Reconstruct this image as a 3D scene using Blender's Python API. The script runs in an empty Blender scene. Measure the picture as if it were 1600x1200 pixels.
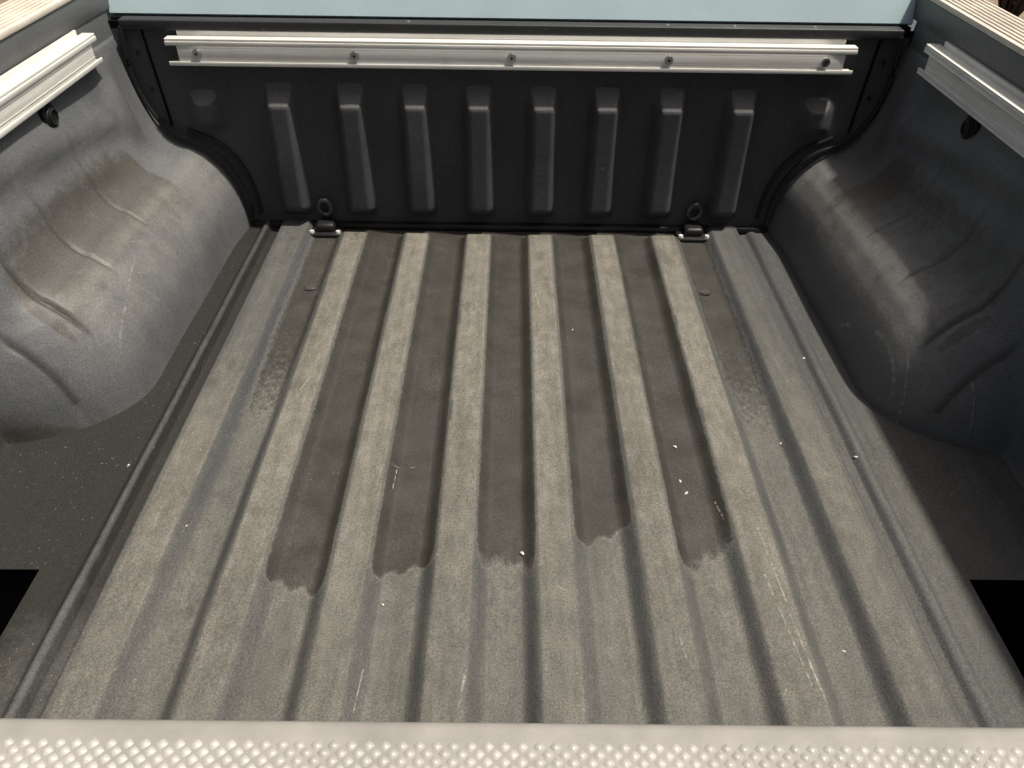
import bpy, bmesh, math, random
import numpy as np
from mathutils import Matrix, Vector
random.seed(7); np.random.seed(7)
scene = bpy.context.scene
C = scene.collection

# ------------------------------------------------------------------ camera
F_PX, PITCH, YAW, ROLL, CAM_H = 1250.0, math.radians(38.35), math.radians(0.37), 0.0155, 0.85
cd = bpy.data.cameras.new('camera'); cam = bpy.data.objects.new('camera', cd); C.objects.link(cam)
fw = Vector((math.sin(YAW)*math.cos(PITCH), math.cos(YAW)*math.cos(PITCH), -math.sin(PITCH)))
r0 = Vector((math.cos(YAW), -math.sin(YAW), 0)); u0 = r0.cross(fw)
r1 = math.cos(ROLL)*r0 + math.sin(ROLL)*u0; u1 = -math.sin(ROLL)*r0 + math.cos(ROLL)*u0
M = Matrix((r1, u1, -fw)).transposed().to_4x4(); M.translation = Vector((0, 0, CAM_H))
cam.matrix_world = M
cd.sensor_fit = 'HORIZONTAL'; cd.sensor_width = 36; cd.lens = 36*F_PX/1600
cd.clip_start = 0.02; cd.clip_end = 4000
scene.camera = cam

# ------------------------------------------------------------------ light
SUN = Vector((0.37, -0.06, 1.0)).normalized()
w = bpy.data.worlds.new('World'); scene.world = w; w.use_nodes = True
nt = w.node_tree; bg = nt.nodes['Background']
sky = nt.nodes.new('ShaderNodeTexSky'); sky.sky_type = 'NISHITA'; sky.sun_disc = False
sky.sun_elevation = math.asin(SUN.z); sky.sun_rotation = math.atan2(SUN.x, SUN.y)
sky.air_density = 0.35; sky.dust_density = 7.0; sky.ozone_density = 0.0
nt.links.new(sky.outputs[0], bg.inputs[0]); bg.inputs[1].default_value = 0.07
sl = bpy.data.lights.new('sun', 'SUN'); so = bpy.data.objects.new('sun', sl); C.objects.link(so)
sl.energy = 4.2; sl.angle = math.radians(2.2); sl.color = (1.0, 0.93, 0.82)
so.rotation_euler = (-SUN).to_track_quat('-Z', 'Y').to_euler(); so.location = (2, -1, 6)
vs = scene.view_settings; vs.view_transform = 'Standard'; vs.look = 'None'; vs.gamma = 1; vs.exposure = 0.3
vs.use_curve_mapping = False

# ------------------------------------------------------------------ materials
class NB:
    def __init__(s, name):
        s.m = bpy.data.materials.new(name); s.m.use_nodes = True; s.t = s.m.node_tree
        s.b = s.t.nodes['Principled BSDF']; s.tc = s.t.nodes.new('ShaderNodeTexCoord'); s.p = s.tc.outputs['Object']
    def n(s, typ, **kw):
        o = s.t.nodes.new(typ)
        for k, v in kw.items(): setattr(o, k, v)
        return o
    def put(s, sock, v):
        if hasattr(v, 'is_linked') or isinstance(v, bpy.types.NodeSocket): s.t.links.new(v, sock)
        else: sock.default_value = v
    def math(s, op, a, b=None, clamp=False):
        o = s.n('ShaderNodeMath', operation=op, use_clamp=clamp); s.put(o.inputs[0], a)
        if b is not None: s.put(o.inputs[1], b)
        return o.outputs[0]
    def vm(s, op, a, b=None, scale=None):
        o = s.n('ShaderNodeVectorMath', operation=op); s.put(o.inputs[0], a)
        if b is not None: s.put(o.inputs[1], b)
        if scale is not None: s.put(o.inputs['Scale'], scale)
        return o.outputs['Value'] if op in ('DOT_PRODUCT', 'LENGTH', 'DISTANCE') else o.outputs[0]
    def noise(s, scale, detail=4, rough=.55, stretch=None, off=0.0):
        p = s.p
        if stretch or off:
            mp = s.n('ShaderNodeMapping'); s.put(mp.inputs[0], p)
            if stretch: mp.inputs['Scale'].default_value = stretch
            mp.inputs['Location'].default_value = (off, off*1.7, off*.3); p = mp.outputs[0]
        o = s.n('ShaderNodeTexNoise'); s.put(o.inputs['Vector'], p)
        o.inputs['Scale'].default_value = scale; o.inputs['Detail'].default_value = detail; o.inputs['Roughness'].default_value = rough
        return o.outputs['Fac']
    def ramp(s, v, a, b, c=0., d=1.):
        o = s.n('ShaderNodeMapRange', clamp=True); s.put(o.inputs[0], v)
        for i, x in enumerate((a, b, c, d)): s.put(o.inputs[1+i], x)
        return o.outputs[0]
    def mix(s, f, a, b, mode='MIX'):
        o = s.n('ShaderNodeMix', data_type='RGBA', blend_type=mode); s.put(o.inputs[0], f)
        s.put(o.inputs[6], (*a, 1) if isinstance(a, tuple) else a); s.put(o.inputs[7], (*b, 1) if isinstance(b, tuple) else b)
        return o.outputs[2]
    def attr(s, name):
        return s.n('ShaderNodeAttribute', attribute_name=name).outputs['Fac']
    def bump(s, h, strength, dist):
        o = s.n('ShaderNodeBump'); o.inputs['Strength'].default_value = strength; o.inputs['Distance'].default_value = dist
        s.put(o.inputs['Height'], h)
        prev = s.b.inputs['Normal'].links
        if prev: s.t.links.new(prev[0].from_socket, o.inputs['Normal'])
        s.t.links.new(o.outputs[0], s.b.inputs['Normal'])
    def out(s, color=None, rough=None, metal=None, spec=None, coat=None):
        for k, v in (('Base Color', color), ('Roughness', rough), ('Metallic', metal), ('Specular IOR Level', spec), ('Coat Weight', coat)):
            if v is not None: s.put(s.b.inputs[k], (*v, 1) if isinstance(v, tuple) and len(v) == 3 else v)
        return s.m
    def segs(s, lst):
        """mask of thin broken scratches: list of (ax, ay, bx, by, width) in object x/y"""
        sep = s.vm('MULTIPLY', s.p, (1, 1, 0)); tot = None
        wob = s.n('ShaderNodeTexNoise'); s.put(wob.inputs['Vector'], s.p); wob.inputs['Scale'].default_value = 25
        wv = s.vm('SCALE', s.vm('SUBTRACT', wob.outputs['Color'], (.5, .5, .5)), scale=.0018)
        sep = s.vm('MULTIPLY', s.vm('ADD', sep, wv), (1, 1, 0))
        for ax, ay, bx, by, wd in lst:
            pa = s.vm('SUBTRACT', sep, (ax, ay, 0)); ba = (bx-ax, by-ay, 0); l2 = (bx-ax)**2+(by-ay)**2
            h = s.math('MULTIPLY', s.vm('DOT_PRODUCT', pa, ba), 1/l2, clamp=True)
            o = s.n('ShaderNodeVectorMath', operation='SCALE'); o.inputs[0].default_value = ba; s.put(o.inputs['Scale'], h)
            d = s.vm('DISTANCE', pa, o.outputs[0])
            m = s.ramp(d, wd*.1, wd*.42, 1, 0)
            tot = m if tot is None else s.math('MAXIMUM', tot, m)
        br = s.ramp(s.noise(110, 5, .7), .44, .62)
        return s.math('MULTIPLY', tot, br)

def plain(name, col, rough=.5, metal=0., spec=.5, var=.15, nscale=30, bump=0., bscale=300):
    b = NB(name); nz = b.noise(nscale, 5)
    c = b.mix(b.ramp(nz, .3, .7), tuple(x*(1-var) for x in col), tuple(x*(1+var) for x in col))
    b.out(c, b.ramp(b.noise(nscale*2.3, 3, off=3), .3, .7, max(0, rough-.08), min(1, rough+.08)), metal, spec)
    if bump: b.bump(b.noise(bscale, 3), bump, .001)
    return b.m

def floor_material():
    b = NB('dusty_liner_floor')
    wet = b.attr('wet'); dust_tone = b.attr('dust_tone')
    big = b.noise(9, 6, .6); fine = b.noise(420, 3, .7); mid = b.noise(70, 5, .65, stretch=(1, .35, 1))
    # ragged wet edge
    we = b.math('ADD', wet, b.math('MULTIPLY', b.math('SUBTRACT', b.noise(120, 6, .75, stretch=(1, .7, 1)), .5), .85))
    wm = b.math('MULTIPLY', b.ramp(we, .38, .64), b.ramp(b.noise(14, 5, .6, off=15), .3, .65, .72, 1.0)); left_dark = b.attr('left_dark')
    dirt = b.mix(b.ramp(big, .3, .7), (.108, .101, .079), (.158, .149, .121))
    dirt = b.mix(b.ramp(mid, .35, .7), dirt, (.195, .186, .158))
    liner = (.045, .049, .052)
    k = b.math('MULTIPLY', dust_tone, b.ramp(b.noise(26, 6, .7, off=2), .2, .6, .55, 1.0), clamp=True)
    dry = b.mix(k, liner, dirt)
    spk = b.ramp(fine, .28, .72, .5, 1.55)
    wetc = b.mix(b.ramp(b.noise(18, 5, off=5), .3, .7), (.025, .023, .019), (.040, .037, .031))
    streak = b.ramp(b.noise(38, 5, .7, stretch=(1, .06, 1), off=7), .35, .68, .82, 1.14)
    sv = b.n('ShaderNodeVectorMath', operation='SCALE'); b.put(sv.inputs[0], dry); b.put(sv.inputs['Scale'], streak); dry = sv.outputs[0]
    rim = b.math('MULTIPLY', b.ramp(we, .22, .40), b.ramp(we, .40, .47, 1, 0))
    dry = b.mix(b.math('MULTIPLY', rim, .2), dry, (.22, .205, .17))
    col = b.mix(wm, dry, wetc)
    col = b.mix(b.math('MULTIPLY', b.ramp(b.math('ADD', left_dark, b.math('MULTIPLY', b.math('SUBTRACT', b.noise(30, 6, .7, off=8), .5), .6)), .25, .75), .94), col, (.0125, .0118, .010))
    vv = b.n('ShaderNodeVectorMath', operation='SCALE'); b.put(vv.inputs[0], col); b.put(vv.inputs['Scale'], spk)
    col = vv.outputs[0]
    grit = b.ramp(b.noise(260, 2, .5, off=9), .70, .76)
    grit = b.math('MULTIPLY', grit, b.ramp(b.noise(7, 3, off=4), .42, .62, .0, .7))
    col = b.mix(grit, col, (.30, .28, .24))
    sc = b.segs([(.335,.66,.352,.50,.0035),(.345,.74,.352,.62,.003),(.352,.60,.362,.48,.0035),(-.185,.86,-.188,.80,.002),
                 (-.165,.86,-.166,.82,.002),(-.172,.865,-.14,.868,.002),(-.045,.52,-.05,.475,.005),(-.166,.53,-.168,.472,.0025),
                 (-.098,.68,-.085,.70,.002),(.055,1.20,.082,1.21,.0022),(.21,.57,.215,.52,.003),(-.345,1.03,-.335,1.07,.002),
                 (.05,1.35,.06,1.29,.003),(-.2,1.27,-.185,1.30,.003),(.3,.80,.305,.76,.003),(.066,.64,.078,.632,.003)])
    col = b.mix(b.math('MULTIPLY', sc, .6), col, (.45, .44, .40))
    b.out(col, b.math('SUBTRACT', b.ramp(big, .3, .7, .62, .78), b.math('MULTIPLY', wm, .12)), 0, .35)
    b.bump(b.noise(330, 4, .65), .5, .0015); b.bump(b.noise(45, 4), .18, .003)
    return b.m

def liner_material(name, base, dust_tone, mud=None, amount=.55, scr=(), rough=.55, spec=.5):
    b = NB(name)
    big = b.noise(7, 6, .62, off=1); st = b.noise(16, 6, .7, stretch=(1, 1, .5), off=4); fine = b.noise(380, 3, .7)
    k = b.math('MULTIPLY', b.ramp(b.math('ADD', b.math('MULTIPLY', big, .6), b.math('MULTIPLY', st, .4)), .36, .64), amount)
    col = b.mix(k, base, dust_tone)
    if mud:
        mk = b.attr('mud'); me = b.ramp(b.math('ADD', mk, b.math('MULTIPLY', b.math('SUBTRACT', b.noise(38, 6, .7, off=6), .5), .7)), .42, .6)
        col = b.mix(b.math('MULTIPLY', me, .9), col, mud)
        sk = b.math('MULTIPLY', b.attr('shoulder_light'), b.ramp(b.noise(22, 6, .7, off=11), .3, .62, .25, 1))
        col = b.mix(sk, col, (.198, .195, .183))
        col = b.mix(b.math('MULTIPLY', b.attr('crease_dark'), .85), col, (.018, .0175, .016))
    vv = b.n('ShaderNodeVectorMath', operation='SCALE'); b.put(vv.inputs[0], col); b.put(vv.inputs['Scale'], b.ramp(fine, .28, .72, .62, 1.38))
    col = vv.outputs[0]
    if scr:
        col = b.mix(b.math('MULTIPLY', b.segs(list(scr)), .45), col, (.4, .42, .43))
    spk = b.math('MULTIPLY', b.ramp(b.noise(190, 2, .5, off=13), .745, .78), b.ramp(b.noise(9, 2, off=14), .4, .6, .1, .8))
    col = b.mix(spk, col, (.34, .33, .31))
    b.out(col, b.ramp(st, .3, .7, rough-.1, rough+.12), 0, spec)
    b.bump(b.noise(300, 4, .65), .35, .0012); b.bump(b.noise(30, 4), .12, .004)
    return b.m

MF = floor_material()
MS = liner_material('dusty_liner_side', (.080, .086, .091), (.150, .154, .155), mud=(.066, .061, .053), amount=.55,
    scr=[(-.64,1.20,-.63,1.13,.003),(-.625,1.10,-.618,1.03,.004),(-.63,1.15,-.60,1.19,.002),(.612,1.10,.618,1.0,.005),(.63,1.02,.628,.97,.004),
         (.70,.95,.735,.86,.0025),(-.645,1.26,-.66,1.22,.002),(.598,1.2,.602,1.17,.003)])
MBH = liner_material('dark_liner_bulkhead', (.046, .048, .052), (.085, .087, .092), mud=(.11, .11, .11), amount=.5, rough=.72, spec=.3)  # mud slot holds the painted pale tone of lit rib tops
MLIP = liner_material('black_lip', (.014, .015, .017), (.028, .029, .031), amount=.5)
MFL = liner_material('grey_rail_flange', (.075, .08, .083), (.14, .14, .14), amount=.6, rough=.5)
MCAP = plain('beige_cap_plastic', (.62, .57, .49), .55, var=.12, nscale=18, bump=.25)  # even beige plastic of the rail caps
def alu(name, stretch):
    b = NB(name); n1 = b.noise(160, 4, .6, stretch=stretch); n2 = b.noise(20, 5, .6, off=3)
    c = b.mix(b.ramp(n1, .35, .65), (.68, .68, .63), (.84, .84, .80)); c = b.mix(b.ramp(n2, .5, .75, 0, .3), c, (.52, .50, .42))
    b.out(c, b.ramp(n2, .3, .7, .38, .6), .2); return b.m
MALX = alu('brushed_aluminium_cross', (.03, 1, 1)); MALY = alu('brushed_aluminium_long', (1, .03, 1))
MBLK = plain('black_rubber', (.010, .010, .011), .5, var=.3, spec=.4)
MBLK2 = plain('black_coated_steel', (.02, .02, .021), .3, .3, var=.3)
MGLINT = plain('zinc_glint', (.72, .72, .7), .3, .3, var=.2)  # pale colour paints the glints on the tie-down bolts
MDULL = plain('dusty_bolt', (.05, .047, .04), .7, var=.3)
MGAP = plain('black_gap', (.004, .004, .004), .9, spec=.1)
MSTEEL = plain('zinc_steel', (.6, .6, .6), .25, 1.0, var=.15)
MDST = plain('dark_steel', (.12, .12, .122), .3, .7, var=.3)
MPAINT = plain('pale_blue_paint', (.50, .645, .68), .3, .05, .5, var=.06, nscale=6)
MGLASS = plain('dark_tinted_glass', (.012, .014, .016), .06, 0, .6, var=.1)
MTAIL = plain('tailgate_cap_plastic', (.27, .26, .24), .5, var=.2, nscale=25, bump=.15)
MSTUD = plain('stud_highlight_plastic', (.37, .36, .335), .4, var=.2, nscale=20)  # cap plastic made paler to paint the highlights on stud tops
MTYRE = plain('tyre_rubber', (.018, .018, .018), .8, var=.3)
MCHIP = plain('pale_grit', (.5, .48, .42), .7, var=.2)

# ------------------------------------------------------------------ helpers
def link(name, me, mat, parent=None):
    o = bpy.data.objects.new(name, me); C.objects.link(o)
    if mat is not None and not me.materials: me.materials.append(mat)
    if parent is not None: o.parent = parent
    return o
def mesh(name, v, f, mat, parent=None, smooth=False, normals=None, attrs=None):
    me = bpy.data.meshes.new(name); me.from_pydata([tuple(map(float, p)) for p in v], [], [tuple(map(int, q)) for q in f]); me.update()
    if smooth or normals is not None: me.polygons.foreach_set('use_smooth', [True]*len(me.polygons))
    for k, a in (attrs or {}).items():
        at = me.attributes.new(k, 'FLOAT', 'POINT'); at.data.foreach_set('value', np.asarray(a, np.float32))
    if normals is not None: me.normals_split_custom_set_from_vertices([tuple(n) for n in normals])
    return link(name, me, mat, parent)
def grid_faces(nu, nv, flip=False):
    i, j = np.meshgrid(np.arange(nu-1), np.arange(nv-1), indexing='ij'); a = (i*nv+j).ravel()
    f = np.stack([a, a+nv, a+nv+1, a+1], 1)
    return f[:, ::-1] if flip else f
def vnormals(v, f):
    a, b, c, d = (v[f[:, k]] for k in range(4)); n = np.cross(c-a, d-b)
    N = np.zeros_like(v)
    for k in range(4): np.add.at(N, f[:, k], n)
    return N/np.maximum(np.linalg.norm(N, axis=1, keepdims=True), 1e-12)
def sub(name, v, f, N, sel, mat, parent, attrs=None):
    """a piece of a larger surface: the selected faces with the whole surface's normals"""
    fs = f[sel]; ids, inv = np.unique(fs, return_inverse=True)
    return mesh(name, v[ids], inv.reshape(fs.shape), mat, parent, normals=N[ids], attrs={k: a[ids] for k, a in (attrs or {}).items()})
class BM:
    def __init__(s): s.bm = bmesh.new()
    def box(s, x0, x1, y0, y1, z0, z1, bev=0., seg=2):
        r = bmesh.ops.create_cube(s.bm, size=1)['verts']
        for q in r: q.co = Vector(((x0+x1)/2+q.co.x*(x1-x0), (y0+y1)/2+q.co.y*(y1-y0), (z0+z1)/2+q.co.z*(z1-z0)))
        if bev: bmesh.ops.bevel(s.bm, geom=list({e for q in r for e in q.link_edges}), offset=bev, segments=seg, profile=.5, affect='EDGES')
        return s
    def cyl(s, p0, p1, r0, r1=None, seg=20, cap=True):
        p0, p1 = Vector(p0), Vector(p1); d = p1-p0; r1 = r0 if r1 is None else r1
        Mx = Matrix.Translation((p0+p1)/2) @ d.to_track_quat('Z', 'Y').to_matrix().to_4x4()
        bmesh.ops.create_cone(s.bm, cap_ends=cap, segments=seg, radius1=r0, radius2=r1, depth=d.length, matrix=Mx); return s
    def tube(s, pts, r, seg=8, closed=False):
        pts = [Vector(p) for p in pts]; n = len(pts); rings = []
        for i, p in enumerate(pts):
            t = (pts[(i+1) % n]-pts[i-1]) if closed else (pts[min(i+1, n-1)]-pts[max(i-1, 0)])
            q = t.to_track_quat('Z', 'Y')
            rings.append([s.bm.verts.new(p+q @ Vector((r*math.cos(a*2*math.pi/seg), r*math.sin(a*2*math.pi/seg), 0))) for a in range(seg)])
        for i in range(n if closed else n-1):
            a, b = rings[i], rings[(i+1) % n]
            best = 0
            if closed and i == n-1: best = min(range(seg), key=lambda k: (a[0].co-b[k].co).length)
            for k in range(seg): s.bm.faces.new((a[k], a[(k+1) % seg], b[(k+1+best) % seg], b[(k+best) % seg]))
        if not closed: s.bm.faces.new(rings[0][::-1]); s.bm.faces.new(rings[-1])
        return s
    def prism(s, poly, axis, a, b):
        """extrude a polygon of 2-d points along axis 0/1/2"""
        def mk(p, t): return (t, p[0], p[1]) if axis == 0 else ((p[0], t, p[1]) if axis == 1 else (p[0], p[1], t))
        A = [s.bm.verts.new(mk(p, a)) for p in poly]; B = [s.bm.verts.new(mk(p, b)) for p in poly]; n = len(poly)
        s.bm.faces.new(A); s.bm.faces.new(B[::-1])
        for i in range(n): s.bm.faces.new((A[i], B[i], B[(i+1) % n], A[(i+1) % n]))
        return s
    def done(s, name, mat, parent=None, smooth=False):
        bmesh.ops.recalc_face_normals(s.bm, faces=s.bm.faces[:])
        me = bpy.data.meshes.new(name); s.bm.to_mesh(me); s.bm.free()
        if smooth:
            me.polygons.foreach_set('use_smooth', [True]*len(me.polygons)); me.set_sharp_from_angle(angle=math.radians(40))
        return link(name, me, mat, parent)
def sm(a, b, x):
    t = np.clip((x-a)/(b-a), 0, 1); return t*t*(3-2*t)

# ------------------------------------------------------------------ ground
GZ = -0.78
n = 60; gx = np.linspace(-1, 1, n); gx = np.sign(gx)*np.abs(gx)**3*600
X, Y = np.meshgrid(gx, gx, indexing='ij'); Z = GZ + 0*X
g = NB('dry_brown_dirt')
gc = g.mix(g.ramp(g.noise(1.2, 6, .65), .3, .7), (.13, .095, .065), (.24, .185, .13))
gc = g.mix(g.ramp(g.noise(30, 4, .7, off=2), .4, .65), gc, (.30, .24, .18)); g.out(gc, .9, 0, .2); g.bump(g.noise(25, 6, .7), .7, .03)
go = mesh('ground', np.stack([X.ravel(), Y.ravel(), Z.ravel()], 1), grid_faces(n, n), g.m); go['kind'] = 'structure'

# ------------------------------------------------------------------ the truck
truck = bpy.data.objects.new('pickup_truck', None); C.objects.link(truck); truck.location = (0, .8, GZ); truck['label'] = 'pale blue pickup truck with a black ribbed load bed behind its cab'
truck['category'] = 'pickup truck'
bpy.context.view_layer.update()
PINV = Matrix.Translation(-truck.location)
_link = link
def link(name, me, mat, parent=None):
    o = _link(name, me, mat, parent)
    if parent is truck: o.matrix_parent_inverse = PINV
    return o

YB, YT = 1.64, 0.215          # bulkhead and tailgate planes
RIBS = [-.340, -.204, -.068, .066, .202, .338]
# --- bed floor: a fine height grid, cut into the sheet and its raised ribs
def floor_profile(x):
    ax = np.abs(x); z = np.zeros_like(x)
    for c in RIBS: z += .017*(1-sm(.022, .0455, np.abs(x-c)))
    z += .017*sm(.428, .452, ax)*(1-sm(.508, .514, ax))
    k = np.where(x > 0, .4, 1.)
    z += k*.012*(sm(.531, .537, ax)*(1-sm(.545, .556, ax))) + .006*sm(.514, .56, ax)
    return z
xs = np.concatenate([np.arange(-.80, -.566, .008), np.arange(-.56, .5601, .0035), np.arange(.568, .801, .008)])
# put cut lines exactly at rib feet
for c in RIBS:
    for e in (-.0455, .0455):
        k = np.argmin(np.abs(xs-(c+e))); xs[k] = c+e
ys = np.concatenate([np.arange(.22, .445, .012), np.arange(.45, YB+.075, .006)])
X, Y = np.meshgrid(xs, ys, indexing='ij')
Z = floor_profile(X)
endf = 1-sm(1.583, 1.603, Y)                                   # ribs die out before the bulkhead
inner = np.abs(X) < .405
Z = np.where(inner, Z*endf, Z)
Z += .0012*np.sin(X*9+2)*np.sin(Y*7) + .0006*np.sin(X*31)*np.sin(Y*23+1)
v = np.stack([X.ravel(), Y.ravel(), Z.ravel()], 1); f = grid_faces(len(xs), len(ys)); N = vnormals(v, f)
# wet: grooves from the bulkhead to a ragged end
gro = [(-.272, .645), (-.136, .675), (.0, .69), (.134, .735), (.270, .70)]
wet = np.zeros_like(X)
for i, (c, ye) in enumerate(gro):
    yw = ye+.005*np.sin(X*210+i*2)+.009*((X-c)/.03)*(-1, 1, -.5, 1.5, 2)[i]
    wet = np.maximum(wet, (1-sm(.033, .047, np.abs(X-c)))*sm(yw-(.02, .02, .05, .018, .06)[i], yw+(.02, .02, .05, .018, .06)[i], Y))
    wet = np.maximum(wet, .62*(1-sm(.036, .046, np.abs(X-c)))*sm(ye+.05, ye+.4, Y))
wet = np.maximum(wet, (1-sm(.02, .045, np.abs(X+.402)))*sm(.62, 1.3, Y)*.70)
wet = np.maximum(wet, (1-sm(.02, .045, np.abs(X-.405)))*(.22+.5*sm(.75, 1.3, Y)))
wet = np.maximum(wet, .8*sm(1.575, 1.595, Y)*np.where(np.abs(X) < .4, 1, 0))  # front end of the floor darkened across the groove ends
left_dark = np.where(X < 0, 1., 0.)*sm(.513, .517, -X)*(1-.55*sm(.533, .539, -X)*(1-sm(.545, .549, -X)))*(.5+.5*sm(.50, .80, Y+(-X-.514)*.7))  # darker left edge strip and rear left pocket
dust_tone = .42+.50*sm(.006, .017, Z)
dust_tone = dust_tone+(np.maximum(dust_tone, .78)-dust_tone)*(1-sm(.55, .95, Y))
dust_tone = np.where(np.abs(X) > .5, .52, dust_tone); dust_tone = np.where(X > .35, dust_tone*(1-.22*sm(.35, .5, X)), dust_tone)
dust_tone = np.where(np.abs(X) > .42, dust_tone*(1-.62*sm(.75, 1.3, Y)), dust_tone)  # outer bands dimmed forward: light falling mid-bed put into the colour
dust_tone = dust_tone*(.66+.34*sm(.42, 1.1, Y))  # weaker light near the tailgate put into the floor colour
fl = (np.abs(np.gradient(Z, xs, axis=0)) > .25); dust_tone = np.where(fl, dust_tone*(.30+.25*(1-sm(.5, .9, Y))), dust_tone)
# wells in the rear corners: leave the cells out
fx = X.ravel()[f].mean(1); fy = Y.ravel()[f].mean(1)
well = (np.abs(fx) > .607) & (fy < .668)
ribid = np.full(len(f), -1)
for k, c in enumerate(RIBS): ribid[(np.abs(fx-c) < .0455) & (fy < 1.606) & (fy > .22)] = k
at = {'wet': wet.ravel(), 'dust_tone': dust_tone.ravel(), 'left_dark': left_dark.ravel()}
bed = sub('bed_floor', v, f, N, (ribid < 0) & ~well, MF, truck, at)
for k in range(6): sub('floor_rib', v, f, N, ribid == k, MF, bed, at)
for s in (-1, 1):                                             # open rear corner wells
    a, b_ = sorted((s*.606, s*.80)); q = BM()
    for x0, x1, y0, y1, z0, z1 in ((a, b_, .22, .67, -.26, -.25), (a-.004, a, .22, .67, -.25, .0), (b_, b_+.004, .22, .67, -.25, .0), (a, b_, .67, .674, -.25, -.002), (a, b_, .216, .22, -.25, 0)):
        q.box(x0, x1, y0, y1, z0, z1)
    q.done('corner_well', MGAP, truck)
for x in (-.398, .394):                                       # floor fixing bolts
    q = BM(); q.cyl((x, 1.378, .000), (x, 1.378, .0025), .011, .0095, 24); bo = q.done('bolt', MDULL, bed, True)
    q = BM(); q.tube([(x+.012*math.cos(t), 1.376+.010*math.sin(t), .004) for t in np.linspace(math.pi*1.08, math.pi*1.92, 12)], .0013, 6); q.done('bolt_rim', MSTEEL, bed, True)

# --- sides: wheel house and wall as one swept surface per side
XO, XW, XE, YR, RL = .592, .775, .84, 1.085, .19
prof_d = np.array([0, .004, .010, .018, .028, .045, .065, .090, .14, .19]); prof_z = np.array([0, .036, .068, .094, .118, .147, .170, .187, .197, .199])
from_d = np.linspace(0, .19, 400); _z = np.interp(from_d, prof_d, prof_z)
for _ in range(40): _z[1:-1] = (_z[:-2]+2*_z[1:-1]+_z[2:])/4
CREASE = ((1.31, .004), (1.15, .005), (1.02, .007), (.952, .005))
def section(Yv, s, npts):
    t = np.clip((YR-Yv)/RL, 0, 1); xo = XE - (XE-XO)*math.sqrt(max(0, 1-t**2.4))
    if Yv > 1.5: xo -= .012*sm(1.5, 1.66, Yv)
    u = np.linspace(0, 1, npts); q = u**1.7
    xs_ = min(xo, XW-.03); x = xs_+(XW-xs_)*q
    e = np.sqrt(((XE-x)/(XE-XO))**2+(max(0, YR-Yv)/RL)**2.4) if Yv < YR else (XE-x)/(XE-xo)
    d = np.clip((1-e)*(XE-XO), 0, .19)
    z = np.interp(d, from_d, _z)
    if Yv < YR:                                              # gentler slope round the back
        ang = .2*float(sm(0, .16, YR-Yv)); z2 = .199*np.sin(np.clip(d/.17, 0, 1)*math.pi/2)
        z = z*(1-ang)+z2*ang
    z = z*(1+.06*math.exp(-((Yv-1.22)/.2)**2))
    win = sm(.635, .67, x)*(1-sm(.735, .765, x))              # cross grooves on the shelf
    for yk, dep in CREASE:
        z = z - dep*win*np.exp(-((Yv-yk-(x-.69)*.12)/.004)**2)
    k = .22+.78*sm(.90, 1.05, Yv)
    z = z+.2*k*np.clip(1-(XW-x)/(.095*k+.004), 0, 1)**3
    zt = np.linspace(z[-1], .487, 26)[1:]; xt = XW+.012*sm(.30, .48, zt)
    xx = np.concatenate([x, xt]); zz = np.concatenate([z, zt])
    # moulded beads along the wall above the wheel house
    dy = Yv-1.12; zc = .352-.10*dy-.112*dy*dy; run = float(sm(.84, .92, Yv)*(1-sm(1.47, 1.55, Yv)))
    run2 = float(sm(.95, 1.02, Yv)*(1-sm(1.36, 1.45, Yv)))
    on = sm(.69, .74, xx)
    bead = .013*np.exp(-((zz-zc)/.022)**2)*run*on+.006*np.exp(-((zz-zc+.068)/.022)**2)*run2*on
    bead = bead+.012*np.exp(-((Yv-1.535)/.03)**4)*sm(.22, .28, zz)*(1-sm(.33, .37, zz))*on
    xx = xx-bead
    wob = .0010*np.sin(Yv*17+zz*23)
    return xx+wob, zz
YS = np.unique(np.round(np.concatenate([np.arange(.225, .88, .02), np.arange(.88, 1.02, .0025), np.arange(1.02, 1.40, .0035), np.arange(1.40, 1.665, .007)]), 4)); YS = YS[np.concatenate([[True], np.diff(YS) > .0012])]
NPT = 64
secs = [section(y, 1, NPT) for y in YS]
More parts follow.
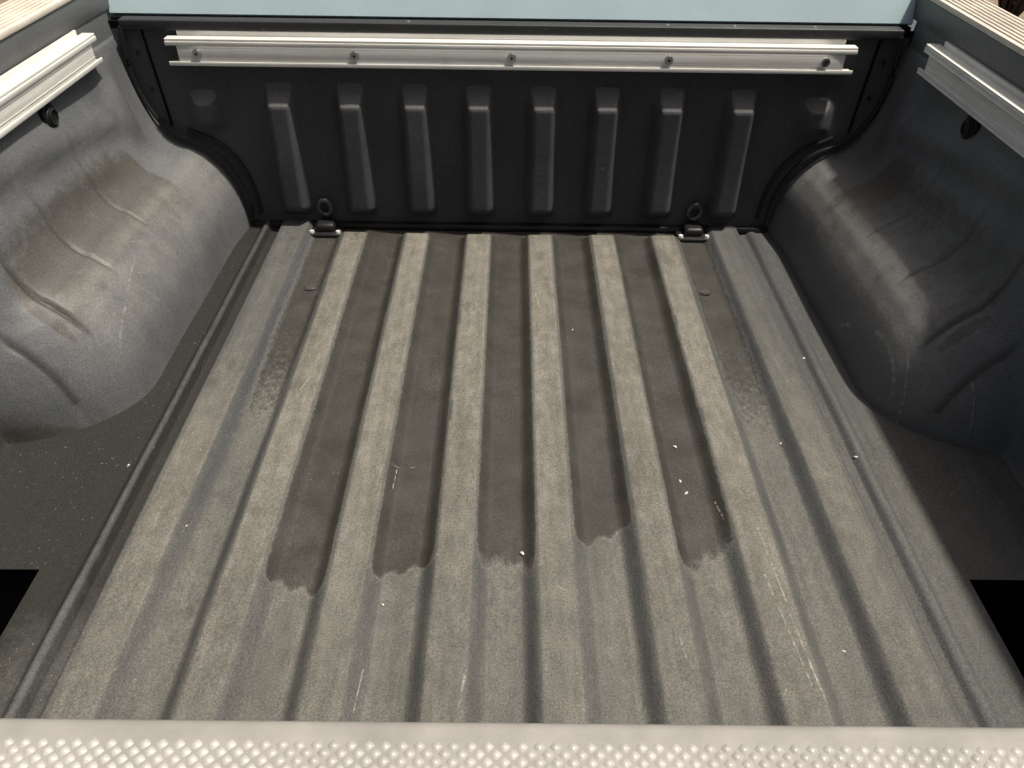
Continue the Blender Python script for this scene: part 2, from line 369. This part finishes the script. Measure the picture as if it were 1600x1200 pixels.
for s in (-1, 1):
    v = np.array([[s*(a), y, z] for y, (xx, zz) in zip(YS, secs) for a, z in zip(xx, zz)]); nv = NPT+25
    f = grid_faces(len(YS), nv, flip=(s < 0)); N = vnormals(v, f)
    if N[(len(YS)//2)*nv+nv-2][0]*s > 0: N = -N; f = f[:, ::-1]
    j = np.array([q.min() % nv for q in f]); yc = v[f][:, :, 1].mean(1)
    ax = np.abs(v[:, 0]); mud = np.zeros(len(v)); yy = v[:, 1]; zz = v[:, 2]
    mud = np.maximum(mud, sm(.625, .66, ax)*(1-sm(.73, .765, ax))*sm(.97, 1.02, yy)*(1-sm(1.40, 1.47, yy))*(.62 if s < 0 else .5))
    mud = np.maximum(mud, sm(.60, .65, ax)*(1-sm(.72, .76, ax))*sm(1.36, 1.40, yy)*(1-sm(1.46, 1.50, yy))*(.75 if s < 0 else 1.0))
    groove_shade = ((ax-.69)/.033)**2+((yy-1.0-(ax-.69)*.12)/.0075)**2; mud = np.maximum(mud, 1.2*(1-sm(.5, 1.2, groove_shade)))  # thin dark streak paints the shadow of a cross groove
    if s < 0: mud = np.maximum(mud, (1-sm(.0, .05, zz))*sm(.70, .74, 2-yy*1.0)*0 + (1-sm(.0, .07, zz))*(1-sm(.90, .98, yy))*.9)
    shoulder_light = sm(.594, .612, ax)*(1-sm(.655, .69, ax))*sm(.05, .12, zz)*sm(.93, 1.08, yy)*(.6 if s < 0 else .9)  # lit inner shoulder painted as a paler band, stronger on the right
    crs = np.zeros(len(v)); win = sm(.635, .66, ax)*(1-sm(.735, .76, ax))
    for (yk, dep), am in zip(CREASE, (.35, .5, .95, .85)): crs = np.maximum(crs, am*win*np.exp(-((yy-yk-(ax-.69)*.12)/.0042)**2)*(zz > .05))  # groove shadow painted as dark lines along the creases
    if s < 0: crs = np.maximum(crs, (1-sm(.03, .09, zz))*(1-sm(.89, .93, yy)))  # left wall foot darkened behind the wheel house
    sel = (j < NPT-8) & (yc > .905)
    wh = sub('wheel_house', v, f, N, sel, MS, truck, {'mud': mud, 'shoulder_light': shoulder_light, 'crease_dark': crs}); sub('side_wall', v, f, N, ~sel & ((yc > .905) | (j >= 0)), MS, truck, {'mud': mud, 'shoulder_light': shoulder_light, 'crease_dark': crs})
    wh['label'] = 'sunlit grey wheel house with mud on its top' if s < 0 else 'shaded wheel house with a sunlit inner curve'

# --- bulkhead with vertical ribs
BR = [-.470, -.326, -.195, -.066, .066, .194, .325, .470]
xs = np.arange(-.776, .7761, .004); zs = np.arange(.012, .4201, .004)
X, Z = np.meshgrid(xs, zs, indexing='ij')
D = np.zeros_like(X)
for c in BR: D = np.maximum(D, 0.034*np.clip((.036-np.abs(X-c))/.016, 0, 1)*np.clip((Z-.033)/.025, 0, 1)*np.clip((.321-Z)/.040, 0, 1))
for c in (-.625, .625): D = np.maximum(D, .026*np.clip((1-sm(.008, .045, np.abs(X-c)))*(1-sm(.012, .05, np.abs(Z-.262))), 0, 1))
for _ in range(1):
    P = np.pad(D, 1, mode='edge'); D = (P[:-2, 1:-1]+P[2:, 1:-1]+P[1:-1, :-2]+P[1:-1, 2:]+4*D)/8
Yb = YB-D+.003*np.sin(X*5)*np.sin(Z*11)
v = np.stack([X.ravel(), Yb.ravel(), Z.ravel()], 1); f = grid_faces(len(xs), len(zs)); N = vnormals(v, f)
if N[len(N)//2][1] > 0: N = -N; f = f[:, ::-1]
fx = v[f][:, :, 0].mean(1); fz = v[f][:, :, 2].mean(1); rid = np.full(len(f), -1)
for k, c in enumerate(BR+[-.625, .625]):
    if k < 8: rid[(np.abs(fx-c) < .041) & (fz > .027) & (fz < .328)] = k
    else: rid[(np.abs(fx-c) < .046) & (np.abs(fz-.262) < .051)] = k
top_light = {'mud': sm(.25, .6, N[:, 2])*.9}  # up-facing rib tops lightened: sky light put into the colour
bh = sub('bulkhead', v, f, N, rid < 0, MBH, truck, top_light)
for k in range(10): sub('bulkhead_rib' if k < 8 else 'bulkhead_pad', v, f, N, rid == k, MBH, bh, top_light)
q = BM(); q.box(-.80, .80, YB+.012, YB+.02, -.02, .43); q.done('bulkhead_back', MGAP, truck)
# top lip of the bulkhead
q = BM(); q.box(-.755, .755, YB-.012, YB+.018, .420, .4385, .0025, 3); q.done('bulkhead_lip', MLIP, truck, True)
q = BM(); q.box(-.78, .78, YB+.0185, YB+.060, .400, .436, .001); q.done('lip_gap', MGAP, truck, True)
for x in (.30, .43, .585, -.2): 
    q = BM(); q.cyl((x, YB+.002, .438), (x, YB+.002, .440), .004, .003, 12); q.done('lip_screw', MSTEEL, truck, True)
q = BM(); q.box(-.575, .575, YB-.014, YB+.004, .002, .016, .003); q.done('bulkhead_gap_strip', MBLK, truck, True)  # black strip standing in for the dark gap under the bulkhead
for s in (-1, 1):
    pts = [(.757, .42), (.762, .34), (.752, .285), (.733, .243), (.708, .214), (.684, .2), (.655, .19), (.627, .172), (.602, .14), (.586, .10), (.578, .06), (.576, .02)]
    P = np.array(pts); t = np.linspace(0, len(P)-1, 60); P = np.stack([np.interp(t, np.arange(len(P)), P[:, 0]), np.interp(t, np.arange(len(P)), P[:, 1])], 1)
    for _ in range(4): P[1:-1] = (P[:-2]+2*P[1:-1]+P[2:])/4
    q = BM(); q.tube([(s*(a-.004), YB-.012, b+.006) for a, b in P], .0045, 8); q.done('edge_trim', MBLK, truck, True)
    q = BM(); q.tube([(s*(a-.022), YB-.004, b+.016) for a, b in P[24:]], .004, 8); q.done('edge_bead', MBLK, truck, True)
    q = BM(); q.prism([(s*.716, .42), (s*.7195, .42), (s*.7065, .232), (s*.703, .232)], 1, YB-.004, YB+.004); q.done('panel_seam', MGAP, truck)
    for x, z in ((.737, .375), (.728, .305)):
        q = BM(); q.cyl((s*x, YB+.004, z), (s*x, YB-.005, z), .0045, .0035, 12); q.done('rivet', MBLK, truck, True)
    # tie-down: ring on a dark foot
    x = s*.408; td = BM(); td.box(x-.021, x+.021, YB-.045, YB-.004, .004, .028, .008, 3); tdo = td.done('tie_down', MBLK, truck, True)
    q = BM(); q.tube([(x+.0135*math.cos(a), YB-.014-.004*math.sin(a), .055+.019*math.sin(a)) for a in np.linspace(0, 2*math.pi, 28)[:-1]], .0058, 10, True); q.done('ring', MDST, tdo, True)
    q = BM(); q.box(x-.037, x+.037, YB-.056, YB-.006, .0, .010, .004, 2); q.done('foot_plate', MBLK, tdo, True)
    for dx in (-.029, .029):
        q = BM(); q.cyl((x+dx, YB-.046, .008), (x+dx, YB-.046, .0145), .0065, .005, 6); q.done('foot_bolt', MGLINT, tdo, True)

# --- aluminium utility tracks
def track(place, a, b, label, mat):
    """place(n, t, z): n into the bed, t along; a..b run; ends of web and back lip cut shorter"""
    q = BM()
    def bar(n0, n1, z0, z1, e, bev=.0012):
        r = bmesh.ops.create_cube(q.bm, size=1)['verts']
        for p in r:
            nn = n0 if p.co.x < 0 else n1; tt = a+e if p.co.y < 0 else b-e; z = z0 if p.co.z < 0 else z1
            p.co = Vector(place(nn, tt, z))
        bmesh.ops.bevel(q.bm, geom=list({e_ for p in r for e_ in p.link_edges}), offset=bev, segments=2, profile=.5, affect='EDGES')
    bar(.0, .0045, .0, .060, .018)            # back plate and upstand
    bar(.0045, .027, .046, .0505, .0)         # top flange
    bar(.0225, .0285, .038, .0458, .0)        # its turned-down lip
    bar(.0045, .0275, .0, .0045, .0)          # bottom flange
    bar(.0262, .0290, .0005, .0085, .0)        # its turned-up lip
    bar(.0047, .0258, .0047, .0378, .020)      # web
    bar(.0259, .0266, .014, .0152, .020, .0003); bar(.0259, .0266, .033, .0342, .020, .0003)
    o = q.done('utility_track', mat, truck, True); o['label'] = label; return o
t0 = track(lambda n, t, z: (t, YB-.004-n, .360+z), -.667, .667, 'aluminium track bolted along the front wall of the bed', MALX)
for x in (-.61, -.305, 0, .305, .61):
    q = BM(); q.cyl((x, YB-.029, .383), (x, YB-.0345, .383), .0095, .008, 20); bo = q.done('bolt', MSTEEL, t0, True)
    q = BM(); q.cyl((x, YB-.0344, .383), (x, YB-.0352, .383), .0028, .0028, 6); q.done('bolt_socket', MBLK, t0)
for s in (-1, 1):
    track(lambda n, t, z, s=s: (s*(.782-n), t, .391+z), .36, 1.525, 'aluminium track along the ' + ('sunlit' if s < 0 else 'shaded') + ' side wall', MALY)
    y, z = 1.31, .366
    q = BM(); q.cyl((s*.79, y, z), (s*.764, y, z), .024, .024, 28); q.cyl((s*.766, y, z), (s*.757, y, z), .019, .016, 28); kn = q.done('rubber_bumper', MBLK, truck, True)
    for r_ in (.0205, .012):
        q = BM(); q.tube([(s*(.763 if r_ > .015 else .756), y+r_*math.cos(a), z+r_*math.sin(a)) for a in np.linspace(0, 2*math.pi, 25)[:-1]], .0016, 6, True); q.done('bumper_ring', MBLK, kn, True)

# --- bed rails: inner flange, ribbed cap, outer skin
for s in (-1, 1):
    def bx(q, x0, x1, *r, **k): return q.box(min(s*x0, s*x1), max(s*x0, s*x1), *r, **k)
    q = BM(); bx(q, .7835, .80, .22, 1.70, .448, .492, bev=.002); q.done('rail_flange', MFL, truck, True)
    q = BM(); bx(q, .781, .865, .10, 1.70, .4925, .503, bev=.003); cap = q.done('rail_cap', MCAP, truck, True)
    for x in (.790, .801, .812, .823, .834, .845, .856):
        q = BM(); bx(q, x, x+.005, .12, 1.69, .5028, .5055, bev=.001); q.done('cap_rib', MCAP, cap, True)
    pr = [(s*.866, .496), (s*.90, .47), (s*.918, .40), (s*.925, .25), (s*.918, .05), (s*.905, -.22), (s*.88, -.22), (s*.88, .40), (s*.83, .485)]
    q = BM(); q.prism(pr, 1, .10, 1.70); q.done('bed_side', MPAINT, truck, True)
# --- tailgate, cap with pressed diamond studs
q = BM(); q.box(-.70, .70, .128, .205, -.06, .462, .012, 3); tg = q.done('tailgate', MPAINT, truck, True)
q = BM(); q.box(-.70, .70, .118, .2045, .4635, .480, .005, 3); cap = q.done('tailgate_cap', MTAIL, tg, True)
V, Fc = [], []
px, py = .0081, .0074
for r_ in range(18):
    yy = .1905-r_*py/2
    for i in range(int(1.36/px)):
        xx = -.68+(i+(r_ % 2)*.5)*px+random.gauss(0, .00015); k = len(V); hh = random.uniform(.8, 1.05)
        for rr, z_ in ((.0031, .4799), (.0022, .4799+.0007*hh), (.0009, .4799+.0013*hh)):
            V += [(xx+rr*math.cos(a_*math.pi/4)*(1 if a_ % 2 == 0 else .82), yy+rr*.9*math.sin(a_*math.pi/4)*(1 if a_ % 2 == 0 else .82), z_) for a_ in range(8)]
        for b_ in (0, 8): Fc += [(k+b_+a_, k+b_+(a_+1) % 8, k+b_+8+(a_+1) % 8, k+b_+8+a_) for a_ in range(8)]
        Fc.append(tuple(k+16+a_ for a_ in range(8)))
st = mesh('diamond_studs', V, Fc, MSTUD, cap, smooth=True); st['kind'] = 'stuff'
# --- cab behind the bulkhead
q = BM(); q.prism([(YB+.030, .4405), (YB+.033, .437), (YB+.06, .437), (YB+.11, .62), (YB+.085, .62)], 0, -.785, .785); q.done('cab_rear_panel', MPAINT, truck, True)
q = BM(); q.box(-.90, .90, 1.74, 3.2, -.30, .615, .05, 4); cab = q.done('cab_body', MPAINT, truck, True)
q = BM(); q.prism([(1.73, .60), (3.1, .60), (2.65, 1.02), (1.86, 1.02)], 0, -.74, .74); q.done('cab_roof', MPAINT, truck, True)
q = BM(); q.prism([(1.752, .69), (1.758, .69), (1.842, .97), (1.836, .97)], 0, -.6, .6); q.done('rear_window', MGLASS, truck)
q = BM(); q.box(-.90, .90, 3.19, 4.25, -.30, .42, .06, 4); q.done('bonnet', MPAINT, truck, True)
q = BM(); q.box(-.45, .45, .12, 4.2, -.40, -.27); q.done('chassis', MBLK, truck)
for y in (.98, 3.75):
    for s in (-1, 1):
        q = BM(); q.cyl((s*.66, y, GZ+.36), (s*.88, y, GZ+.36), .36, .36, 40); wl = q.done('wheel', MTYRE, truck, True)
        q = BM(); q.cyl((s*.87, y, GZ+.36), (s*.886, y, GZ+.36), .22, .2, 32); q.done('rim', MSTEEL, wl, True)

# ------------------------------------------------------------------ loose grit on the bed
chips = [(1143, 712), (1125, 787), (1118, 770), (60, 552), (1262, 555), (1365, 715), (820, 872), (1220, 685), (575, 900)]
def zfloor(x, y): return float(floor_profile(np.array([x]))[0])
cam_o = Vector((0, 0, CAM_H))
CH = [(.262, .920, .004), (.263, .82, .0045), (.258, .845, .004), (.53, 1.155, .004), (.535, .895, .0035), (.022, .705, .0045),
      (.43, .93, .003), (-.44, .74, .003), (.12, 1.24, .003), (-.155, .62, .003), (.41, .56, .003), (-.565, .86, .003)]
for i, (x, y, r_) in enumerate(CH):
    bm = bmesh.new(); bmesh.ops.create_icosphere(bm, subdivisions=1, radius=r_)
    for q in bm.verts: q.co = Vector((q.co.x*random.uniform(.5, .9), q.co.y*random.uniform(.9, 1.5), q.co.z*random.uniform(.4, .7)))
    me = bpy.data.meshes.new('grit_chip'); bm.to_mesh(me); bm.free()
    o = _link('grit_chip', me, MCHIP); o.scale = (.75,)*3; o.location = (x, y, zfloor(x, y)+r_*.25); o.rotation_euler.z = random.uniform(0, 3)
    o['label'] = 'tiny pale chip of grit lying loose on the bed floor'; o['category'] = 'grit'; o['group'] = 'grit chips on the bed floor'

# ------------------------------------------------------------------ dry brush beyond the bed side
MBR = plain('dark_dry_twigs', (.055, .035, .025), .8, var=.4, nscale=8)
MLF = plain('dry_pale_leaves', (.30, .22, .15), .8, var=.4, nscale=12)
def brush(x, y, h, n, label):
    root = bpy.data.objects.new('dry_shrub', None); C.objects.link(root); root.location = (x, y, GZ)
    root['label'] = label; root['category'] = 'shrub'
    q = BM(); tips = []
    for i in range(n):
        a = random.uniform(0, 6.28); r_ = random.uniform(.1, .55)*h; hh = h*random.uniform(.5, 1)
        p = [Vector((0, 0, -.01)), Vector((r_*.3*math.cos(a), r_*.3*math.sin(a), hh*.45)), Vector((r_*math.cos(a)+random.uniform(-.05, .05), r_*math.sin(a), hh))]
        q.tube(p, .012, 5); tips.append(p)
        for k in range(3):
            b0 = p[1].lerp(p[2], random.random()); e = b0+Vector((random.uniform(-.2, .2), random.uniform(-.2, .2), random.uniform(.02, .2)))*h
            q.tube([b0, b0.lerp(e, .5)+Vector((0, 0, .03)), e], .006, 4); tips.append([b0, b0, e])
    q.done('stems', MBR, root)
    V, Fc = [], []
    for p in tips:
        for k in range(26):
            c = p[1].lerp(p[2], random.random())+Vector([random.gauss(0, .05) for _ in range(3)]); l = random.uniform(.015, .04)
            d1 = Vector([random.gauss(0, 1) for _ in range(3)]).normalized()*l; d2 = Vector([random.gauss(0, 1) for _ in range(3)]).normalized()*l*.5
            j = len(V); V += [c-d1, c+d2, c+d1, c-d2]; Fc.append((j, j+1, j+2, j+3))
    dk = int(len(Fc)*.85)
    mesh('crown', V, Fc[:dk], MBR, root); mesh('pale_leaves', V, Fc[dk:], MLF, root)
brush(3.75, 6.5, 1.0, 30, 'dark dry shrub on the brown dirt beside the truck')
